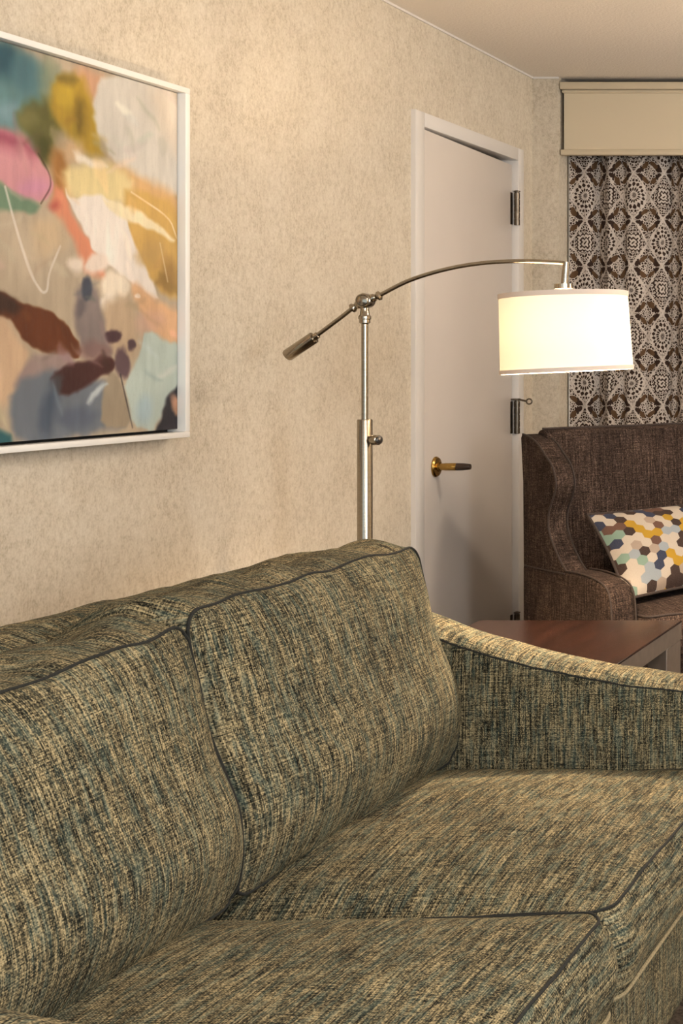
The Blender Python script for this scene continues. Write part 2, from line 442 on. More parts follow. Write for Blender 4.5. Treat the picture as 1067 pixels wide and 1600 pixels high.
MB().lathe([(.012, 0), (.0115, .012), (.0125, .02), (.0125, .054), (.0115, .056)], (WL+.008, hy, hz), (1, 0, 0)).map(ajar).build('handle_stem', M['brass'], hd)
MB().lathe([(.0125, 0), (.0120, .02), (.0095, .043), (.0085, .045)], (WL+.064, hy, hz), (1, 0, 0)).map(ajar).build('handle_grip', M['dark_grip'], hd)
MB().box(WL-.036, WL-.020, D0-.001, D0+.0015, hz-.055, hz+.015).map(ajar).build('latch_plate', M['hinge'], door, smooth=False)

# valance box in the recess
val = empty('valance', (-.62, YE, 2.1), 'cream painted box valance with moulded edges above the patterned curtain', 'valance')
vx0, vx1, vz0, vz1 = RX0+.004, RX1-.004, 1.30+.794-.02-.0, 2.378
vz0 = 1.30+(560-242)/2200*5.49
MB().box(vx0+.012, vx1-.012, YE+.012, YE+.03, vz0+.006, vz1-.004).build('board', M['valance'], val, smooth=False)
MB().box(vx0, vx1, YE-.004, YE+.03, vz1-.028, vz1).bevel(.003).build('moulding', M['valance'], val)
MB().box(vx0+.006, vx1-.006, YE+.003, YE+.03, vz1-.042, vz1-.030).bevel(.004).build('moulding', M['valance'], val)
MB().box(vx0, vx1, YE+.002, YE+.032, vz0, vz0+.022).bevel(.004).build('moulding', M['valance'], val)

# curtain
cu = empty('curtain', (-.62, YE+.13, 0), 'brown and white medallion print curtain hanging in folds below the valance', 'curtain')
NX, NZ = 420, 12; x0, x1 = -1.984, .70; zb, ztp = .03, 2.15
def fold(x, zf):
    q = x+1.984
    a = 1-abs(math.sin(math.pi*(q-.105+.012*zf)/.285))**.55
    o = .062*a - .012 + .010*math.sin(2*math.pi*q/.095+.8*math.sin(q*9)) + .004*math.sin(2*math.pi*q/.041+zf)
    return o*(.8+.25*zf)
V = []; F = []; U = []; row_u = []
for j in range(NZ+1):
    zf = 1-j/NZ; z_ = zb+(ztp-zb)*(1-zf); acc = 0; prev = None
    for i in range(NX+1):
        x_ = x0+(x1-x0)*i/NX; y_ = YE+.090+fold(x_, zf)
        if prev: acc += math.hypot(x_-prev[0], y_-prev[1])
        prev = (x_, y_); V.append((x_, y_, z_)); row_u.append(acc)
W_ = NX+1
for j in range(NZ):
    for i in range(NX):
        q = (j*W_+i, j*W_+i+1, (j+1)*W_+i+1, (j+1)*W_+i); F.append(q); U.append([(row_u[k], V[k][2]) for k in q])
co = obj('fabric', V, F, M['curtain'], cu, U); sm = co.modifiers.new('s', 'SOLIDIFY'); sm.thickness = .003
MB().box(x0-.004, x0-.0005, YE+.085, YE+.12, zb, ztp).build('lining_edge', M['frame_white'], cu, smooth=False)
MB().tube([(RX0+.006, YE+.095, 2.17), (RX1-.006, YE+.095, 2.17)], .012).build('rod', M['hinge'], cu)

# ------------------------------------------------------------------ painting
PF = WL+.050                               # front of frame
PY1, PZ0, PZ1 = 3.278, 1.117, 1.928; PY0 = PY1-1.02
pt = empty('painting', (WL, (PY0+PY1)/2, PZ0), 'large abstract painting in a white floating frame above the sofa', 'painting')
fw = .017
for a in ((PY0, PY1, PZ1-.013, PZ1), (PY0, PY1, PZ0, PZ0+.013), (PY0, PY0+fw, PZ0+.013, PZ1-.013), (PY1-fw, PY1, PZ0+.013, PZ1-.013)):
    MB().box(WL+.002, PF, *a).bevel(.0015, 2).build('frame_rail', M['frame_white'], pt, sharp=40)
MB().box(WL+.003, WL+.008, PY0+.01, PY1-.01, PZ0+.01, PZ1-.01).build('backing', M['gap'], pt, smooth=False)
cx0, cx1, cz0, cz1 = PY0+fw+.003, PY1-fw-.002, PZ0+.020, PZ1-.0145; CXF = PF-.018
# composition: soft-edged shapes; (x,y) measured on a 277 x 630 sketch, turned into metres on the canvas
def sk(p):
    Y = -CXF*2200/(1673-p[0]); return (Y, 1.30-(p[1]-560)*Y/2200)
GU, GV = 540, 450
gy = np.linspace(cx0, cx1, GU+1); gz = np.linspace(cz0, cz1, GV+1); YY, ZZ = np.meshgrid(gy, gz)
rs = np.random.RandomState(3)
def vnoise(fx, fz, seed):
    r_ = np.random.RandomState(seed); g_ = r_.rand(80, 80); a = (YY-cx0)*fx; b_ = (ZZ-cz0)*fz
    i = np.floor(a).astype(int) % 79; j = np.floor(b_).astype(int) % 79; p = a-np.floor(a); q = b_-np.floor(b_)
    p = p*p*(3-2*p); q = q*q*(3-2*q)
    return (g_[j, i]*(1-p)+g_[j, i+1]*p)*(1-q)+(g_[j+1, i]*(1-p)+g_[j+1, i+1]*p)*q
wy = YY+(vnoise(12, 12, 1)-.5)*.018+(vnoise(40, 40, 2)-.5)*.009+(vnoise(70, 70, 12)-.5)*.004; wz = ZZ+(vnoise(12, 12, 5)-.5)*.018+(vnoise(40, 40, 6)-.5)*.009+(vnoise(70, 70, 13)-.5)*.004
img = np.ones(YY.shape+(3,))*np.array([186, 170, 148])
def chaikin(P, closed):
    out = [] if closed else [P[0]]
    for i in range(len(P) if closed else len(P)-1):
        a, b_ = P[i], P[(i+1) % len(P)]
        out += [(a[0]*.8+b_[0]*.2, a[1]*.8+b_[1]*.2), (a[0]*.2+b_[0]*.8, a[1]*.2+b_[1]*.8)]
    return out if closed else out+[P[-1]]
def poly(pts, col, soft, alpha=1.0):
    P = [sk(p) for p in pts]
    if len(P) < 12: P = chaikin(P, True)
    mg = soft+.03; xs_ = [p[0] for p in P]; zs_ = [p[1] for p in P]
    i0, i1 = np.searchsorted(gy, (min(xs_)-mg, max(xs_)+mg)); j0, j1 = np.searchsorted(gz, (min(zs_)-mg, max(zs_)+mg))
    if i1 <= i0 or j1 <= j0: return
    sl = (slice(j0, j1), slice(i0, i1)); qy, qz = wy[sl], wz[sl]
    d = np.full(qy.shape, 9.); ins = np.zeros(qy.shape, bool)
    for i in range(len(P)):
        (ax_, ay_), (bx, by) = P[i], P[(i+1) % len(P)]
        ex, ey = bx-ax_, by-ay_; tt = np.clip(((qy-ax_)*ex+(qz-ay_)*ey)/(ex*ex+ey*ey+1e-12), 0, 1)
        d = np.minimum(d, np.hypot(qy-ax_-tt*ex, qz-ay_-tt*ey))
        ins ^= ((ay_ > qz) != (by > qz)) & (qy < (bx-ax_)*(qz-ay_)/(by-ay_+1e-12)+ax_)
    sd = np.where(ins, d, -d); m_ = np.clip(sd/(soft*1.25)+.5, 0, 1); m_ = (m_*m_*(3-2*m_)*alpha)[..., None]
    img[sl] = img[sl]*(1-m_)+np.array(col)*m_
def blob(x_, y_, rx, ry, col, soft, alpha=1.0, rot=0):
    poly([(x_+rx*math.cos(a)*math.cos(rot)-ry*math.sin(a)*math.sin(rot), y_+rx*math.cos(a)*math.sin(rot)+ry*math.sin(a)*math.cos(rot)) for a in [i*math.pi/6 for i in range(12)]], col, soft, alpha)
def line(pts, wd, col, alpha=.8):
    global img
    P = chaikin(chaikin([sk(p) for p in pts], False), False); d = np.full(YY.shape, 9.)
    for (ax_, ay_), (bx, by) in zip(P, P[1:]):
        ex, ey = bx-ax_, by-ay_; tt = np.clip(((YY-ax_)*ex+(ZZ-ay_)*ey)/(ex*ex+ey*ey), 0, 1)
        d = np.minimum(d, np.hypot(YY-ax_-tt*ex, ZZ-ay_-tt*ey))
    wd = max(wd*1.3, .0022); m_ = (np.clip(1.5-d/wd, 0, 1)*alpha*(.55+.45*vnoise(30, 30, 11)))[..., None]; img = img*(1-m_)+np.array(col)*m_
poly([(-400, 30), (-150, 30), (-120, 250), (-400, 300)], (206, 190, 168), .1)
poly([(-400, 420), (-200, 400), (-150, 700), (-400, 740)], (120, 132, 140), .12)
poly([(-150, 40), (70, 90), (75, 180), (62, 250), (30, 200), (-150, 230)], (104, 138, 140), .035)
blob(8, 96, 22, 30, (58, 96, 108), .04); blob(40, 120, 22, 28, (92, 128, 136), .04); blob(10, 178, 20, 14, (128, 156, 164), .03)
poly([(60, 85), (95, 100), (80, 190), (62, 190)], (142, 152, 128), .03, .8)
poly([(115, 100), (175, 118), (165, 170), (120, 150)], (206, 164, 134), .03)
poly([(25, 180), (75, 150), (98, 190), (85, 262), (60, 240), (30, 205)], (108, 106, 62), .03)
blob(44, 190, 16, 14, (124, 120, 76), .02)
poly([(78, 122), (128, 112), (150, 170), (165, 240), (135, 238), (95, 200), (72, 180)], (182, 152, 62), .025)
blob(125, 180, 10, 30, (120, 100, 44), .03, .8); blob(98, 150, 18, 20, (192, 164, 66), .02); blob(103, 122, 18, 10, (140, 120, 58), .02)
blob(70, 238, 14, 22, (84, 84, 40), .025, .9)
poly([(82, 240), (105, 225), (110, 290), (92, 320), (78, 300)], (168, 122, 72), .03)
blob(115, 232, 16, 18, (206, 176, 140), .03)
poly([(165, 108), (285, 140), (285, 300), (255, 305), (160, 245), (143, 165)], (214, 208, 198), .014)
poly([(230, 130), (290, 150), (290, 260), (250, 210)], (220, 206, 188), .05, .8)
poly([(165, 245), (285, 300), (285, 340), (170, 300)], (214, 176, 128), .03)
poly([(-150, 200), (0, 204), (40, 225), (72, 262), (80, 288), (66, 316), (30, 300), (0, 285), (-150, 250)], (208, 152, 158), .008)
poly([(-150, 200), (0, 204), (40, 222), (62, 246), (30, 240), (0, 232), (-150, 230)], (158, 84, 102), .03, .85)
blob(50, 290, 22, 14, (208, 150, 172), .03)
poly([(-150, 260), (0, 286), (62, 318), (50, 332), (0, 336), (-150, 330)], (122, 146, 122), .014)
poly([(80, 286), (100, 296), (112, 345), (150, 395), (170, 440), (130, 420), (100, 360), (74, 330)], (216, 146, 116), .018)
blob(82, 322, 9, 10, (178, 92, 84), .02, .7)
poly([(98, 262), (150, 246), (205, 272), (210, 315), (150, 315), (102, 300)], (224, 206, 156), .025)
poly([(116, 232), (165, 256), (150, 262), (120, 246)], (232, 222, 206), .012)
poly([(195, 290), (285, 312), (285, 470), (245, 450), (208, 392), (190, 330)], (206, 170, 104), .02)
poly([(98, 290), (112, 305), (160, 300), (195, 330), (208, 380), (236, 430), (252, 478), (205, 440), (150, 402), (122, 352)], (230, 220, 210), .009)
poly([(155, 302), (235, 335), (285, 388), (225, 352), (175, 332)], (232, 218, 184), .010)
blob(235, 395, 26, 16, (196, 164, 110), .03, .7); blob(265, 430, 12, 24, (158, 128, 84), .03, .8)
poly([(45, 350), (90, 340), (100, 390), (60, 410)], (200, 178, 148), .04)
poly([(200, 430), (250, 475), (285, 480), (285, 545), (240, 520), (210, 480)], (222, 180, 142), .02)
blob(118, 412, 12, 12, (228, 214, 198), .014); blob(152, 412, 20, 15, (226, 210, 196), .014); blob(180, 445, 22, 20, (230, 216, 196), .016); blob(172, 470, 14, 12, (232, 222, 208), .016)
blob(212, 462, 4, 4, (240, 232, 222), .005)
poly([(160, 470), (205, 460), (215, 560), (170, 545)], (188, 166, 140), .03)
blob(235, 505, 26, 18, (210, 172, 152), .03, .7)
poly([(118, 440), (150, 440), (168, 505), (178, 560), (130, 548), (118, 500)], (142, 130, 126), .018)
blob(137, 450, 9, 22, (82, 86, 98), .012); blob(128, 482, 8, 18, (112, 104, 106), .016, .8)
poly([(-150, 470), (-5, 470), (20, 520), (45, 560), (15, 640), (-150, 690)], (208, 178, 148), .025)
poly([(-150, 380), (-10, 452), (42, 478), (92, 502), (132, 542), (122, 562), (70, 554), (36, 536), (8, 492), (-150, 480)], (116, 70, 44), .007)
poly([(-150, 380), (-10, 452), (30, 474), (16, 498), (-150, 480)], (74, 54, 46), .02, .9)
poly([(38, 556), (110, 552), (125, 575), (70, 600), (18, 615)], (166, 146, 140), .016)
poly([(15, 600), (90, 575), (160, 600), (180, 592), (205, 668), (150, 680), (20, 700)], (124, 130, 138), .02)
blob(78, 640, 14, 44, (88, 100, 116), .03, .8, .25); blob(120, 655, 30, 18, (108, 116, 130), .03)
poly([(172, 575), (188, 590), (207, 668), (155, 675), (162, 620)], (164, 150, 130), .01)
poly([(226, 512), (290, 545), (290, 610), (252, 650), (240, 672), (206, 670), (192, 600), (215, 555)], (186, 198, 190), .010)
blob(225, 640, 16, 24, (170, 190, 198), .03, .8)
poly([(82, 588), (112, 570), (168, 550), (188, 568), (150, 598), (115, 616), (94, 606)], (88, 58, 56), .010)
blob(92, 598, 9, 10, (92, 98, 104), .015, .7)
blob(178, 522, 12, 12, (92, 70, 74), .008); blob(205, 537, 6, 6, (98, 80, 84), .007); blob(192, 565, 11, 24, (112, 92, 96), .012)
blob(150, 545, 26, 14, (140, 112, 108), .02, .8)
poly([(138, 640), (146, 612), (173, 598), (155, 622)], (186, 192, 194), .010)
poly([(290, 575), (290, 680), (240, 680), (262, 632)], (66, 64, 70), .010); blob(276, 636, 5, 14, (190, 150, 124), .01)
poly([(-150, 660), (12, 668), (18, 712), (-150, 720)], (62, 108, 114), .012)
r9 = np.random.RandomState(17)
for _ in range(90):
    sx_, sy_ = r9.uniform(-60, 285), r9.uniform(70, 690); Y_, Z_ = sk((sx_, sy_))
    i_ = int(np.clip((Y_-cx0)/(cx1-cx0)*GU, 0, GU)); j_ = int(np.clip((Z_-cz0)/(cz1-cz0)*GV, 0, GV))
    blob(sx_, sy_, r9.uniform(10, 30), r9.uniform(2.5, 7), img[j_, i_]*r9.uniform(.82, 1.16)+r9.uniform(-6, 10, 3), .012, r9.uniform(.25, .6), r9.choice([.9, .6, -.5, 1.3]))
line([(8, 292), (28, 368), (48, 430), (66, 458), (74, 455), (76, 428), (94, 385)], .0022, (222, 214, 204)); line([(18, 330), (38, 395), (55, 440)], .0012, (214, 204, 192), .6)
line([(60, 240), (78, 272), (80, 292), (64, 318)], .0008, (70, 50, 40), .6); line([(188, 585), (207, 668)], .0010, (70, 64, 66), .7)
line([(250, 380), (262, 440)], .0010, (226, 210, 180), .6); line([(205, 300), (265, 340), (276, 372)], .0014, (240, 228, 204), .7)
img *= (1+(vnoise(75, 18, 8)-.5)*.06+(vnoise(8, 8, 9)-.5)*.12)[..., None]
g_ = img.mean(axis=2, keepdims=True); img = (g_+(img-g_)*.95-128)*1.10+112
img = np.clip(img, 18, 232)/255.; img = np.where(img <= .04045, img/12.92, ((img+.055)/1.055)**2.4)
V = [(CXF, a, b_) for b_ in gz for a in gy]; W_ = GU+1
F = [(j*W_+i, j*W_+i+1, (j+1)*W_+i+1, (j+1)*W_+i) for j in range(GV) for i in range(GU)]
nb = len(V); V += [(WL+.01, a, b_) for a, b_ in ((cx0, cz0), (cx1, cz0), (cx1, cz1), (cx0, cz1))]
c4 = (0, GU, GV*W_+GU, GV*W_)
F += [(nb+1, nb+0)+tuple(range(0, GU+1)), (nb+2, nb+1)+tuple(j*W_+GU for j in range(GV+1)), (nb+3, nb+2)+tuple(GV*W_+i for i in range(GU, -1, -1)), (nb, nb+3)+tuple(j*W_ for j in range(GV, -1, -1))]
t = Mat('painted_canvas', .6, 0, .3); an = t.nt.nodes.new('ShaderNodeAttribute'); an.attribute_name = 'paint'
x, y, z = t.pos(); wv = t.noise(t.vec(x, y*1.0, z*1.0), 700, 2); br = t.noise(t.vec(x, y*120, z*30), 1, 3)
t.col(t.mix((wv*.5+br*.5).ss(.45, .75)*.16, Sk(t.nt, an.outputs['Color']), lin((92, 84, 80)))); t.bump(wv, .25, .0008)
cv = obj('canvas', V, F, t.m, pt, smooth=False)
at = cv.data.color_attributes.new('paint', 'FLOAT_COLOR', 'POINT')
arr = np.ones((len(V), 4), np.float32); arr[:nb, :3] = img.reshape(-1, 3); arr[nb:, :3] = .15
at.data.foreach_set('color', arr.ravel())

# ------------------------------------------------------------------ sofa
SF = -.69; SZ = .475; SY0, SYM, SY1 = 1.355, 2.098, 2.845
sofa = empty('sofa', (-1.17, SYM, 0), 'olive and teal tweed two-seat sofa with loose piped cushions against the papered wall', 'sofa')
# base
bs = MB().box(-1.60, SF-.004, SY0-.02, SY1+.02, .14, .335)
bs.bevel(.02, 3).build('base', M['sofa'], sofa, uv=True, off=(4, 2))
for fx in (-1.55, -.76):
    for fy in (1.25, 2.95):
        MB().lathe([(.022, 0), (.03, .1), (.032, .142)], (fx, fy, 0), n=20).build('foot', M['wood'], sofa)
# back frame
prof = [(-1.45, .14), (-1.47, .5), (-1.49, .80), (-1.495, .85), (-1.51, .885), (-1.545, .900), (-1.59, .900), (-1.625, .885), (-1.645, .85), (-1.655, .80), (-1.64, .14)]
NY = 60; V = []; F = []; U = []
ys = [1.20+(3.0-1.20)*i/NY for i in range(NY+1)]
for y_ in ys:
    e_ = min(1, (y_-1.20)/.05, (3.0-y_)/.05); dz = -.03*(1-max(0, e_))**2
    for k, (px_, pz_) in enumerate(prof):
        wv = .006*nz((0, y_, k*.05), 9)+.003*nz((k, y_, 0), 25)
        V.append((px_+wv*.5, y_, pz_+(dz+wv)*(pz_ > .7)))
n_ = len(prof)
arcl = [0]
for a, b_ in zip(prof, prof[1:]): arcl.append(arcl[-1]+math.hypot(a[0]-b_[0], a[1]-b_[1]))
for j in range(NY):
    for k in range(n_-1):
        F.append((j*n_+k, (j+1)*n_+k, (j+1)*n_+k+1, j*n_+k+1)); U.append([(ys[j], arcl[k]), (ys[j+1], arcl[k]), (ys[j+1], arcl[k+1]), (ys[j], arcl[k+1])])
for j in (0, NY):
    q = tuple(j*n_+k for k in range(n_)); F.append(q); U.append([(V[i][0], V[i][2]) for i in q])
obj('back_frame', V, F, M['sofa'], sofa, U, sharp=50)
# arms
AX = [-1.60, -1.48, -1.37, -1.27, -1.17, -1.075, -.97, -.87, -.782, -.72, -.695]
AZ = [.860, .810, .768, .730, .698, .674, .652, .637, .627, .620, .612]
def arm(yin, sgn, up=0.0, name='arm'):
    NXa = 60; V = []; F = []; U = []; sec = None
    for i in range(NXa+1):
        x_ = -1.60+(1.60-.692)*i/NXa; zt = float(np.interp(x_, AX, AZ))
        zt = sum(float(np.interp(x_+d, AX, AZ)) for d in (-.04, -.02, 0, .02, .04))/5+up
        sec = [(0, .15), (0, .30), (-.004, .45), (-.002, zt-.06), (0, zt-.012), (.004, zt), (.03, zt+.010), (.07, zt+.013), (.11, zt+.010), (.14, zt-.002), (.157, zt-.025), (.162, zt-.06), (.16, .30), (.155, .15)]
        sec = [(a, b_) for a, b_ in sec]
        for a, b_ in sec:
            V.append((x_+(.012*math.sin(min(1, max(0, a/.16))*math.pi)*(i == NXa)), yin+sgn*a, b_+.003*nz((x_, a, b_), 14)))
    m_ = len(sec)
    def uvp(i, k):
        x_ = V[i*m_+k][0]; z_ = V[i*m_+k][2]; a = abs(V[i*m_+k][1]-yin)
        return (x_+20, z_) if k <= 5 else (x_+23, z_ if k > 10 else .6+a)
    for i in range(NXa):
        for k in range(m_-1):
            q = ((i, k), (i+1, k), (i+1, k+1), (i, k+1))
            side = k < 5
            fu = [((V[a*m_+b_][0]+20, V[a*m_+b_][2]) if side else (V[a*m_+b_][0]+23, abs(V[a*m_+b_][1]-yin)*1.0-V[a*m_+b_][2]*(1 if k > 9 else 0))) for a, b_ in q]
            idq = tuple(a*m_+b_ for a, b_ in q)
            F.append(idq if sgn < 0 else idq[::-1]); U.append(fu if sgn < 0 else fu[::-1])
    for i in (0, NXa):
        q = tuple(i*m_+k for k in range(m_)); F.append(q); U.append([(V[k][1]+30, V[k][2]) for k in q])
    a_ = obj(name, V, F, M['sofa'], sofa, U, sharp=50)
    MB().tube([Vector(V[i*m_+5])+Vector((0, -sgn*.000, -.003)) for i in range(NXa+1)], .0020, 8).build('piping', M['piping_shaded'], a_)
    fr = [Vector(V[NXa*m_+k])+Vector((.001, 0, 0)) for k in range(m_)]
    MB().tube(fr, .0032, 8).build('piping', M['piping_shaded'], a_)
arm(SY1, 1); arm(SY0, -1, .012)

# seat cushions: local x -> world Y, local y -> world X (front = +), local z up
def seat(y0, y1, k):
    W_ = y1-y0-.004; Dp = .75; H_ = .138; cxm = SF-Dp/2
    def fn(p, a, b_, c):
        q = Vector((cxm+p.y, (y0+y1)/2+p.x, SZ-H_/2+p.z))
        d = .0045*nz(q, 7, k)+.0018*nz(q, 22, k)
        if c > .99: q.z += d
        elif c > -.99: q.x += d*1.3
        if c > -.9:        # side seams sink where the cushions press together
            sa = min(1, max(0, (abs(a)-.80)/.20)); sb = min(1, max(0, (.95-b_)/.9)); q.z -= .016*sa*sa*(3-2*sa)*sb*(c*.5+.5)
        # front lip leans forward slightly toward its lower piping
        if b_ > .5: q.x += .012*(.5-.5*c)*max(0, (b_-.5)*2)
        return q
    V, F, U, lt_, lb_ = cushion(W_, Dp, H_, (44, 44, 8), .045, .040, .0, .022, fn, e=2.3, taper=.85)
    F = [f[::-1] for f in F]; U = [[(q[1]+k, q[0]+k*.37) for q in u_][::-1] for u_ in U]
    s_ = obj('seat_cushion', V, F, M['sofa'], sofa, U, sharp=60)
    MB().tube(lt_, .0024, 8, closed=True).build('piping', M['piping_shaded'], s_)
    MB().tube([v+Vector((.002, 0, 0)) for v in lb_], .0036, 8, closed=True).build('piping', M['piping_lit'], s_)
seat(SY0, SYM, 1.3); seat(SYM, SY1, 2.9)

# back cushions: local x -> world Y, local y -> up the back, local z -> out of the back
def backc(y0, y1, k, lift=0.0, droop=0.0):
    bot = Vector((-1.246, 0, .490)); top = Vector((-1.320, 0, .912)); hd_ = (top-bot); Hh = hd_.length; hd_.normalize()
    nn = Vector((hd_.z, 0, -hd_.x)); T = .20; W_ = y1-y0-.004
    def fn(p, a, b_, c):
        q = bot+hd_*(p.y+Hh/2)+nn*(p.z-T/2)+Vector((0, (y0+y1)/2+p.x, 0))
        front = c > .99
        d = .006*nz(q, 5.5, k)+.0025*nz(q, 15, k+3)
        if front:
            q += nn*d
            # soft folds running down from the top seam
            fd = math.exp(-((a-.15-.25*(1-b_))/.07)**2)*max(0, b_)*.9+math.exp(-((a+.5)/.09)**2)*max(0, b_-.3)
            q -= nn*.006*fd*(1-abs(b_)**8)
        elif b_ > .99:
            # wrinkled top boxing
            rp_ = math.sin(q.y*38+q.x*25+3.5*nz(q, 8, k)+k*5)*.007+.013*nz(q, 13, k+1)
            q += hd_*(d+rp_*(1-c*c*.9))
        else: q += Vector((0, d*.6, 0))
        if abs(c) > .98 and b_ > .97:      # seam puckers along the top edge
            q += hd_*(.0018*math.sin(q.y*31+4*nz(q, 6, k))+.004*nz(q, 16, k))
        q += nn*.030*math.exp(-((b_+.42)/.48)**2)*(1-abs(b_)**10)*(c*.5+.5)
        q += hd_*(lift*max(0, b_*.5+.5))-Vector((0, 0, droop*(y1-q.y)*max(0, b_*.5+.5)))
        return q
    V, F, U, lt_, lb_ = cushion(W_, Hh, T, (52, 44, 12), .035, .052, .0, .026, fn, e=2.6, taper=.62)
    F = [f for f in F]; U = [[(q[0]+k, q[1]+k*.7) for q in u_] for u_ in U]
    s_ = obj('back_cushion', V, F, M['sofa'], sofa, U, sharp=60)
    MB().tube([v+nn*.001 for v in lt_], .0026, 8, closed=True).build('piping', M['piping_shaded'], s_)
backc(SY0, SYM, 4.2, -.008, .05); backc(SYM, SY1, 6.1, .012, 0)

# ------------------------------------------------------------------ end table
tb = empty('end_table', (-1.31, 3.44, 0), 'dark brown wooden end table between the sofa arm and the wingback chair', 'table')
TX0, TX1, TY0, TY1, TZ = -1.58, -1.04, 3.10, 3.765, .60
MB().box(TX0, TX1, TY0, TY1, TZ-.006, TZ).bevel(.0015, 1).build('table_top', M['wood'], tb, sharp=40)
MB().box(TX0+.001, TX1-.001, TY0+.001, TY1-.001, TZ-.05, TZ-.006).build('apron', M['edge'], tb, smooth=False)
for ax_ in (TX0+.002, TX1-.052):
    for ay_ in (TY0+.004, TY1-.134):
        MB().box(ax_, ax_+.05, ay_, ay_+.13, 0, TZ-.05).bevel(.002, 1).build('leg', M['edge'], tb, sharp=40)
MB().box(TX0+.02, TX1-.02, TY0+.02, TY1-.02, .16, .185).build('lower_shelf', M['wood'], tb, smooth=False)

# ------------------------------------------------------------------ floor lamp
LX, LY = -1.75, 3.49; ud = Vector((1, 0, 0))
lamp = empty('floor_lamp', (LX, LY, 0), 'brushed nickel floor lamp with curved counterweight arm and lit white drum shade', 'lamp')
def lp(s, z): return Vector((LX, LY, z))+ud*s
MB().lathe([(.13, 0), (.13, .018), (.12, .026), (.03, .032), (.022, .05)], (LX, LY, 0), n=48).build('base', M['nickel'], lamp)
MB().lathe([(.0175, .05), (.0175, 1.146), (.0165, 1.149)], (LX, LY, 0), n=32).build('sleeve', M['nickel'], lamp)
MB().lathe([(.0078, 1.148), (.0078, 1.39)], (LX, LY, 0), n=24).build('pole', M['nickel'], lamp)
MB().lathe([(.008, 1.385), (.0125, 1.388), (.0125, 1.396), (.0145, 1.398), (.0145, 1.404), (.0115, 1.408), (.0095, 1.42), (.0095, 1.432)], (LX, LY, 0), n=24).build('collar', M['nickel'], lamp)
kn = Vector((.93, -.36, 0)).normalized()
kb = MB().lathe([(.006, .012), (.006, .024), (.0115, .025), (.0125, .028), (.0125, .044), (.010, .046)], (LX, LY, 1.0985), kn, n=20).build('clamp_knob', M['nickel'], lamp)
MB().lathe([(.0105, 0), (.0105, .003), (.004, .007)], Vector((LX, LY, 1.0985))+kn*.0455, kn, n=12).build('knob_cap', M['knob_black'], kb)
# pivot drum faces the room
fa = Vector((.12, -1, 0)).normalized()
jc = lp(0.0018, 1.4428)
jn = MB().lathe([(.012, -.020), (.0175, -.018), (.0185, -.012), (.0185, .012), (.0175, .018), (.0150, .0195), (.0145, .0185)], jc, fa, n=32).build('pivot', M['nickel'], lamp)
MB().lathe([(.0140, .0180), (.012, .0215), (.006, .0235), (.001, .024)], jc, fa, n=32).build('pivot_cap', M['nickel'], jn)
apts = [(-0.1298, 1.3492), (-0.1251, 1.3523), (-0.0632, 1.3984), (-0.0204, 1.4301), (0.032, 1.4539), (0.1113, 1.4935), (0.2065, 1.5221), (0.3016, 1.5372), (0.3968, 1.5411), (0.473, 1.538), (0.4984, 1.5348)]
def crm(P, sub=8):
    out = []
    for i in range(len(P)-1):
        p0, p1, p2, p3 = P[max(0, i-1)], P[i], P[i+1], P[min(len(P)-1, i+2)]
        for q in range(sub):
            t_ = q/sub
            out.append(tuple(.5*((2*b_)+(-a+c)*t_+(2*a-5*b_+4*c-d)*t_*t_+(-a+3*b_-3*c+d)*t_**3) for a, b_, c, d in zip(p0, p1, p2, p3)))
    return out+[P[-1]]
MB().tube([lp(*q) for q in crm(apts)], .0052, 14).build('arm', M['nickel'], lamp)
da_ = (lp(0.032, 1.4539)-jc).normalized(); db_ = (lp(-0.0204, 1.4301)-jc).normalized()
for dd in (da_, db_):
    MB().lathe([(.010, .014), (.0105, .022), (.0075, .027), (.0085, .031), (.0115, .034), (.0115, .038), (.006, .042)], jc, dd, n=20).build('ferrule', M['nickel'], lamp)
e0 = lp(-0.1251, 1.3523); e1 = lp(-0.1933, 1.3063); ce = (e1-e0)
MB().lathe([(.006, -.012), (.0085, -.010), (.0085, 0), (.0145, .001), (.0150, .004), (.0150, ce.length-.003), (.0135, ce.length)], e0, ce, n=28).build('counterweight', M['nickel'], lamp)
# shade, tilted three degrees with its arm end
sc_t = lp(0.4936, 1.4618); sc_b = lp(0.5031, 1.2667); axs = (sc_t-sc_b).normalized(); Hs = (sc_t-sc_b).length
MB().tube([lp(0.4992, 1.5395), lp(0.4944, 1.4761)], [.0080, .0095], 16).build('neck', M['nickel'], lamp)
MB().lathe([(.0075, 0), (.0225, .001), (.0225, .0125), (.0075, .0135)], sc_t+axs*.010, axs, n=28).build('shade_cap', M['nickel'], lamp)
RT, RB = .151, .1560
def ring(prof, n=72):
    e1_ = axs.orthogonal().normalized(); e2_ = axs.cross(e1_); m_ = MB(); N = len(prof)
    for r_, h_ in prof:
        for k in range(n):
            a = 2*math.pi*k/n; m_.v.append(tuple(sc_b+axs*h_+(e1_*math.cos(a)+e2_*math.sin(a))*r_))
    for i in range(N):
        j = (i+1) % N
        for k in range(n): m_.f.append((i*n+k, i*n+(k+1) % n, j*n+(k+1) % n, j*n+k))
    return m_
e1_ = axs.orthogonal().normalized(); e2_ = axs.cross(e1_); sh = MB(); n = 72; prof = [(RB+(RT-RB)*i/10, Hs*i/10) for i in range(11)]
for r_, h_ in prof:
    for k in range(n):
        a = 2*math.pi*k/n; sh.v.append(tuple(sc_b+axs*h_+(e1_*math.cos(a)+e2_*math.sin(a))*r_))
for i in range(10):
    for k in range(n): sh.f.append((i*n+k, i*n+(k+1) % n, (i+1)*n+(k+1) % n, (i+1)*n+k))
so = sh.build('shade', M['shade'], lamp)
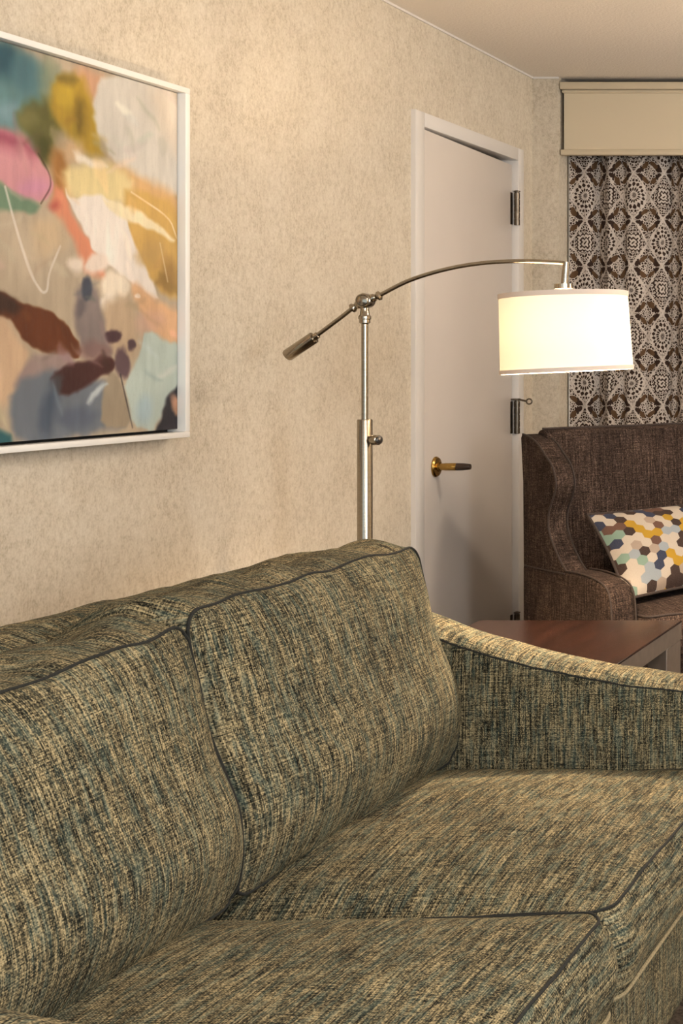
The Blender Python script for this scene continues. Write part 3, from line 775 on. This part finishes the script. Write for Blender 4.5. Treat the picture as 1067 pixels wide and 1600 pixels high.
for r0, h0, h1 in ((RB, 0, .010), (RT, Hs-.012, Hs)):
    ring([(r0+.002, h0), (r0+.002, h1), (r0-.002, h1), (r0-.002, h0)]).build('shade_trim', M['shade_trim'], so, sharp=40)
sp = MB()
for k in range(3):
    a = 2*math.pi*k/3+.4; sp.tube([sc_t-axs*.004, sc_t-axs*.006+(e1_*math.cos(a)+e2_*math.sin(a))*RT], .0016, 6)
sp.build('shade_spider', M['nickel'], so)
MB().lathe([(.012, 0), (.017, -.004), (.017, -.028), (.014, -.030)], sc_t, axs, n=20).build('socket', M['nickel'], lamp)
MB().lathe([(.012, -.030), (.014, -.036), (.020, -.046), (.022, -.054), (.019, -.064), (.010, -.071), (.001, -.073)], sc_t, axs, n=24).build('bulb', M['bulb'], lamp)
# reflector bulb: some light all round, most of it downwards
for nm, ty, q, en in (('lamp_bulb_glow', 'POINT', sc_t-axs*.095, LAMP_ENERGY*.16), ('lamp_bulb_beam', 'SPOT', sc_t-axs*.080, LAMP_ENERGY)):
    l = bpy.data.lights.new(nm, ty); l.energy = en; l.color = (1, .76, .50); l.shadow_soft_size = .03
    lo = bpy.data.objects.new(nm, l); C.objects.link(lo); lo.parent = lamp; lo.location = q-lamp.location
    if ty == 'SPOT':
        l.spot_size = math.radians(128); l.spot_blend = 1.0; lo.rotation_euler = (-axs).to_track_quat('-Z', 'Y').to_euler()

# ------------------------------------------------------------------ wingback chair
ca = math.radians(47); dv = Vector((math.sin(ca), -math.cos(ca), 0)); rv = Vector((math.cos(ca), math.sin(ca), 0)); CB = Vector((-1.788, 4.60, 0))
def cw(p): return CB+dv*p.x+rv*p.y+Vector((0, 0, p.z))
ch_ = empty('wingback_chair', tuple(CB+dv*.3+rv*.39), 'dark brown tweed wingback armchair in the corner before the curtain', 'armchair')
CW = .78
def part(m_, name, parent, off=(0, 0), mat='chair', sharp=40):
    lv = list(m_.v); m_.map(cw); return obj(name, m_.v, m_.f, M[mat], parent, boxuv(lv, m_.f, off), True, sharp)
# wing front edge, top to bottom
wf = crm([(-.012, 1.052), (.035, 1.045), (.090, 1.025), (.140, .992), (.190, .955), (.213, .900), (.190, .850), (.166, .810), (.163, .763), (.182, .725), (.212, .690), (.250, .655), (.290, .628)], 3)
for side in (0, 1):
    w0, w1 = (0, .070) if side == 0 else (CW-.070, CW)
    ol = wf+[(0, .618), (-.002, .70), (-.006, .9), (-.020, 1.04)]
    wg = part(prism(ol, w0, w1).bevel(.010, 3, 50), 'wing', ch_, (1+side, 0))
    for ww in (w0+.003, w1-.003):
        pts = [cw(Vector((a+.001, ww, b_))) for a, b_ in wf]
        MB().tube(pts, .0032, 8).build('piping', M['chair_piping'], wg)
    al = [(0, .12), (0, .63), (.28, .632), (.36, .634), (.44, .630), (.50, .620), (.535, .606), (.553, .58), (.562, .53), (.565, .45), (.562, .12)]
    a0, a1 = (-.004, .084) if side == 0 else (CW-.084, CW+.004)
    am = part(prism(al, a0, a1).bevel(.012, 3, 50), 'arm', ch_, (3+side, 2))
    pl = crm([(.285, .634), (.36, .636), (.44, .632), (.50, .622), (.537, .606), (.555, .58), (.564, .53), (.567, .45), (.564, .14)], 3)
    for ww in (a0+.004, a1-.004):
        MB().tube([cw(Vector((a, ww, b_))) for a, b_ in pl], .003, 8).build('piping', M['chair_piping'], am)
    MB().tube([cw(Vector((a, a0-.001 if side == 0 else a1+.001, .626))) for a in (0.018, .15, .285)], .003, 6).build('seam', M['chair_piping'], am)
bk = part(prism([(0, .15), (-.004, .70), (-.014, 1.04), (-.006, 1.064), (.03, 1.068), (.056, 1.056), (.085, .85), (.125, .5), (.13, .15)], .05, CW-.05).bevel(.012, 3, 40), 'backrest', ch_, (6, 1))
MB().tube([cw(Vector((.03, a, 1.069))) for a in (.05, .3, .5, CW-.05)], .004, 8).build('piping', M['chair_piping'], bk)
def fnc(p, a, b_, c):
    q = Vector((.365+p.y, CW/2+p.x, .452+p.z)); q.z += .004*nz(q, 9); return cw(q)
V, F, U, lt_, lb_ = cushion(CW-.19, .49, .125, (24, 24, 6), .03, .028, 0, .012, fnc)
sc = obj('seat_cushion', V, F, M['chair'], ch_, U, sharp=60)
MB().tube(lt_, .004, 8, closed=True).build('piping', M['chair_piping'], sc)
part(prism([(.05, .13), (.05, .388), (.56, .388), (.56, .13)], .08, CW-.08).bevel(.01, 2), 'seat_base', ch_, (8, 3))
for a in (.05, .53):
    for b_ in (.05, CW-.05):
        lg = MB().lathe([(.016, 0), (.026, .125)], cw(Vector((a, b_, 0))), n=16); lg.build('leg', M['wood'], ch_)

# pillow
PC = cw(Vector((.345, .104+.27, .684))); pu_ = rv; lean = (dv*-.235+Vector((0, 0, .265))).normalized()
roll = math.radians(2.0); pux = (pu_*math.cos(roll)+lean*math.sin(roll)); puy = (lean*math.cos(roll)-pu_*math.sin(roll)); pn = pux.cross(puy); 
pw_, ph_ = .55, .33
pil = empty('throw_pillow', tuple(PC-Vector((0, 0, .13))), 'rectangular throw pillow with multicoloured hexagon print leaning on the wingback chair', 'pillow')
NPX, NPY = 48, 32; V = []; F = []; U = []; bl = []
def ppos(i, j, sd):
    a, b_ = 2*i/NPX-1, 2*j/NPY-1
    th = .072*(max(0, (1-abs(a)**2.6)*(1-abs(b_)**2.2)))**.62
    x_ = a*pw_/2*(1-.05*(1-b_*b_)); y_ = b_*ph_/2*(1-.06*(1-a*a))
    p = PC+pux*x_+puy*y_+pn*th*sd
    return p+pn*sd*.004*nz(p, 14)*(th > .01)
for sd in (1, -1):
    b0 = len(V)
    for j in range(NPY+1):
        for i in range(NPX+1): V.append(ppos(i, j, sd))
    for j in range(NPY):
        for i in range(NPX):
            q = (b0+j*(NPX+1)+i, b0+j*(NPX+1)+i+1, b0+(j+1)*(NPX+1)+i+1, b0+(j+1)*(NPX+1)+i)
            uvq = [((2*a/NPX-1)*pw_/2, (2*b_/NPY-1)*ph_/2) for a, b_ in ((i, j), (i+1, j), (i+1, j+1), (i, j+1))]
            F.append(q if sd > 0 else q[::-1]); U.append(uvq if sd > 0 else uvq[::-1])
obj('cover', V, F, M['hex'], pil, U)
lp_ = [(i, 0) for i in range(NPX)]+[(NPX, j) for j in range(NPY)]+[(i, NPY) for i in range(NPX, 0, -1)]+[(0, j) for j in range(NPY, 0, -1)]
MB().tube([ppos(i, j, 0) for i, j in lp_], .005, 8, closed=True).build('piping', M['chair_piping'], pil)
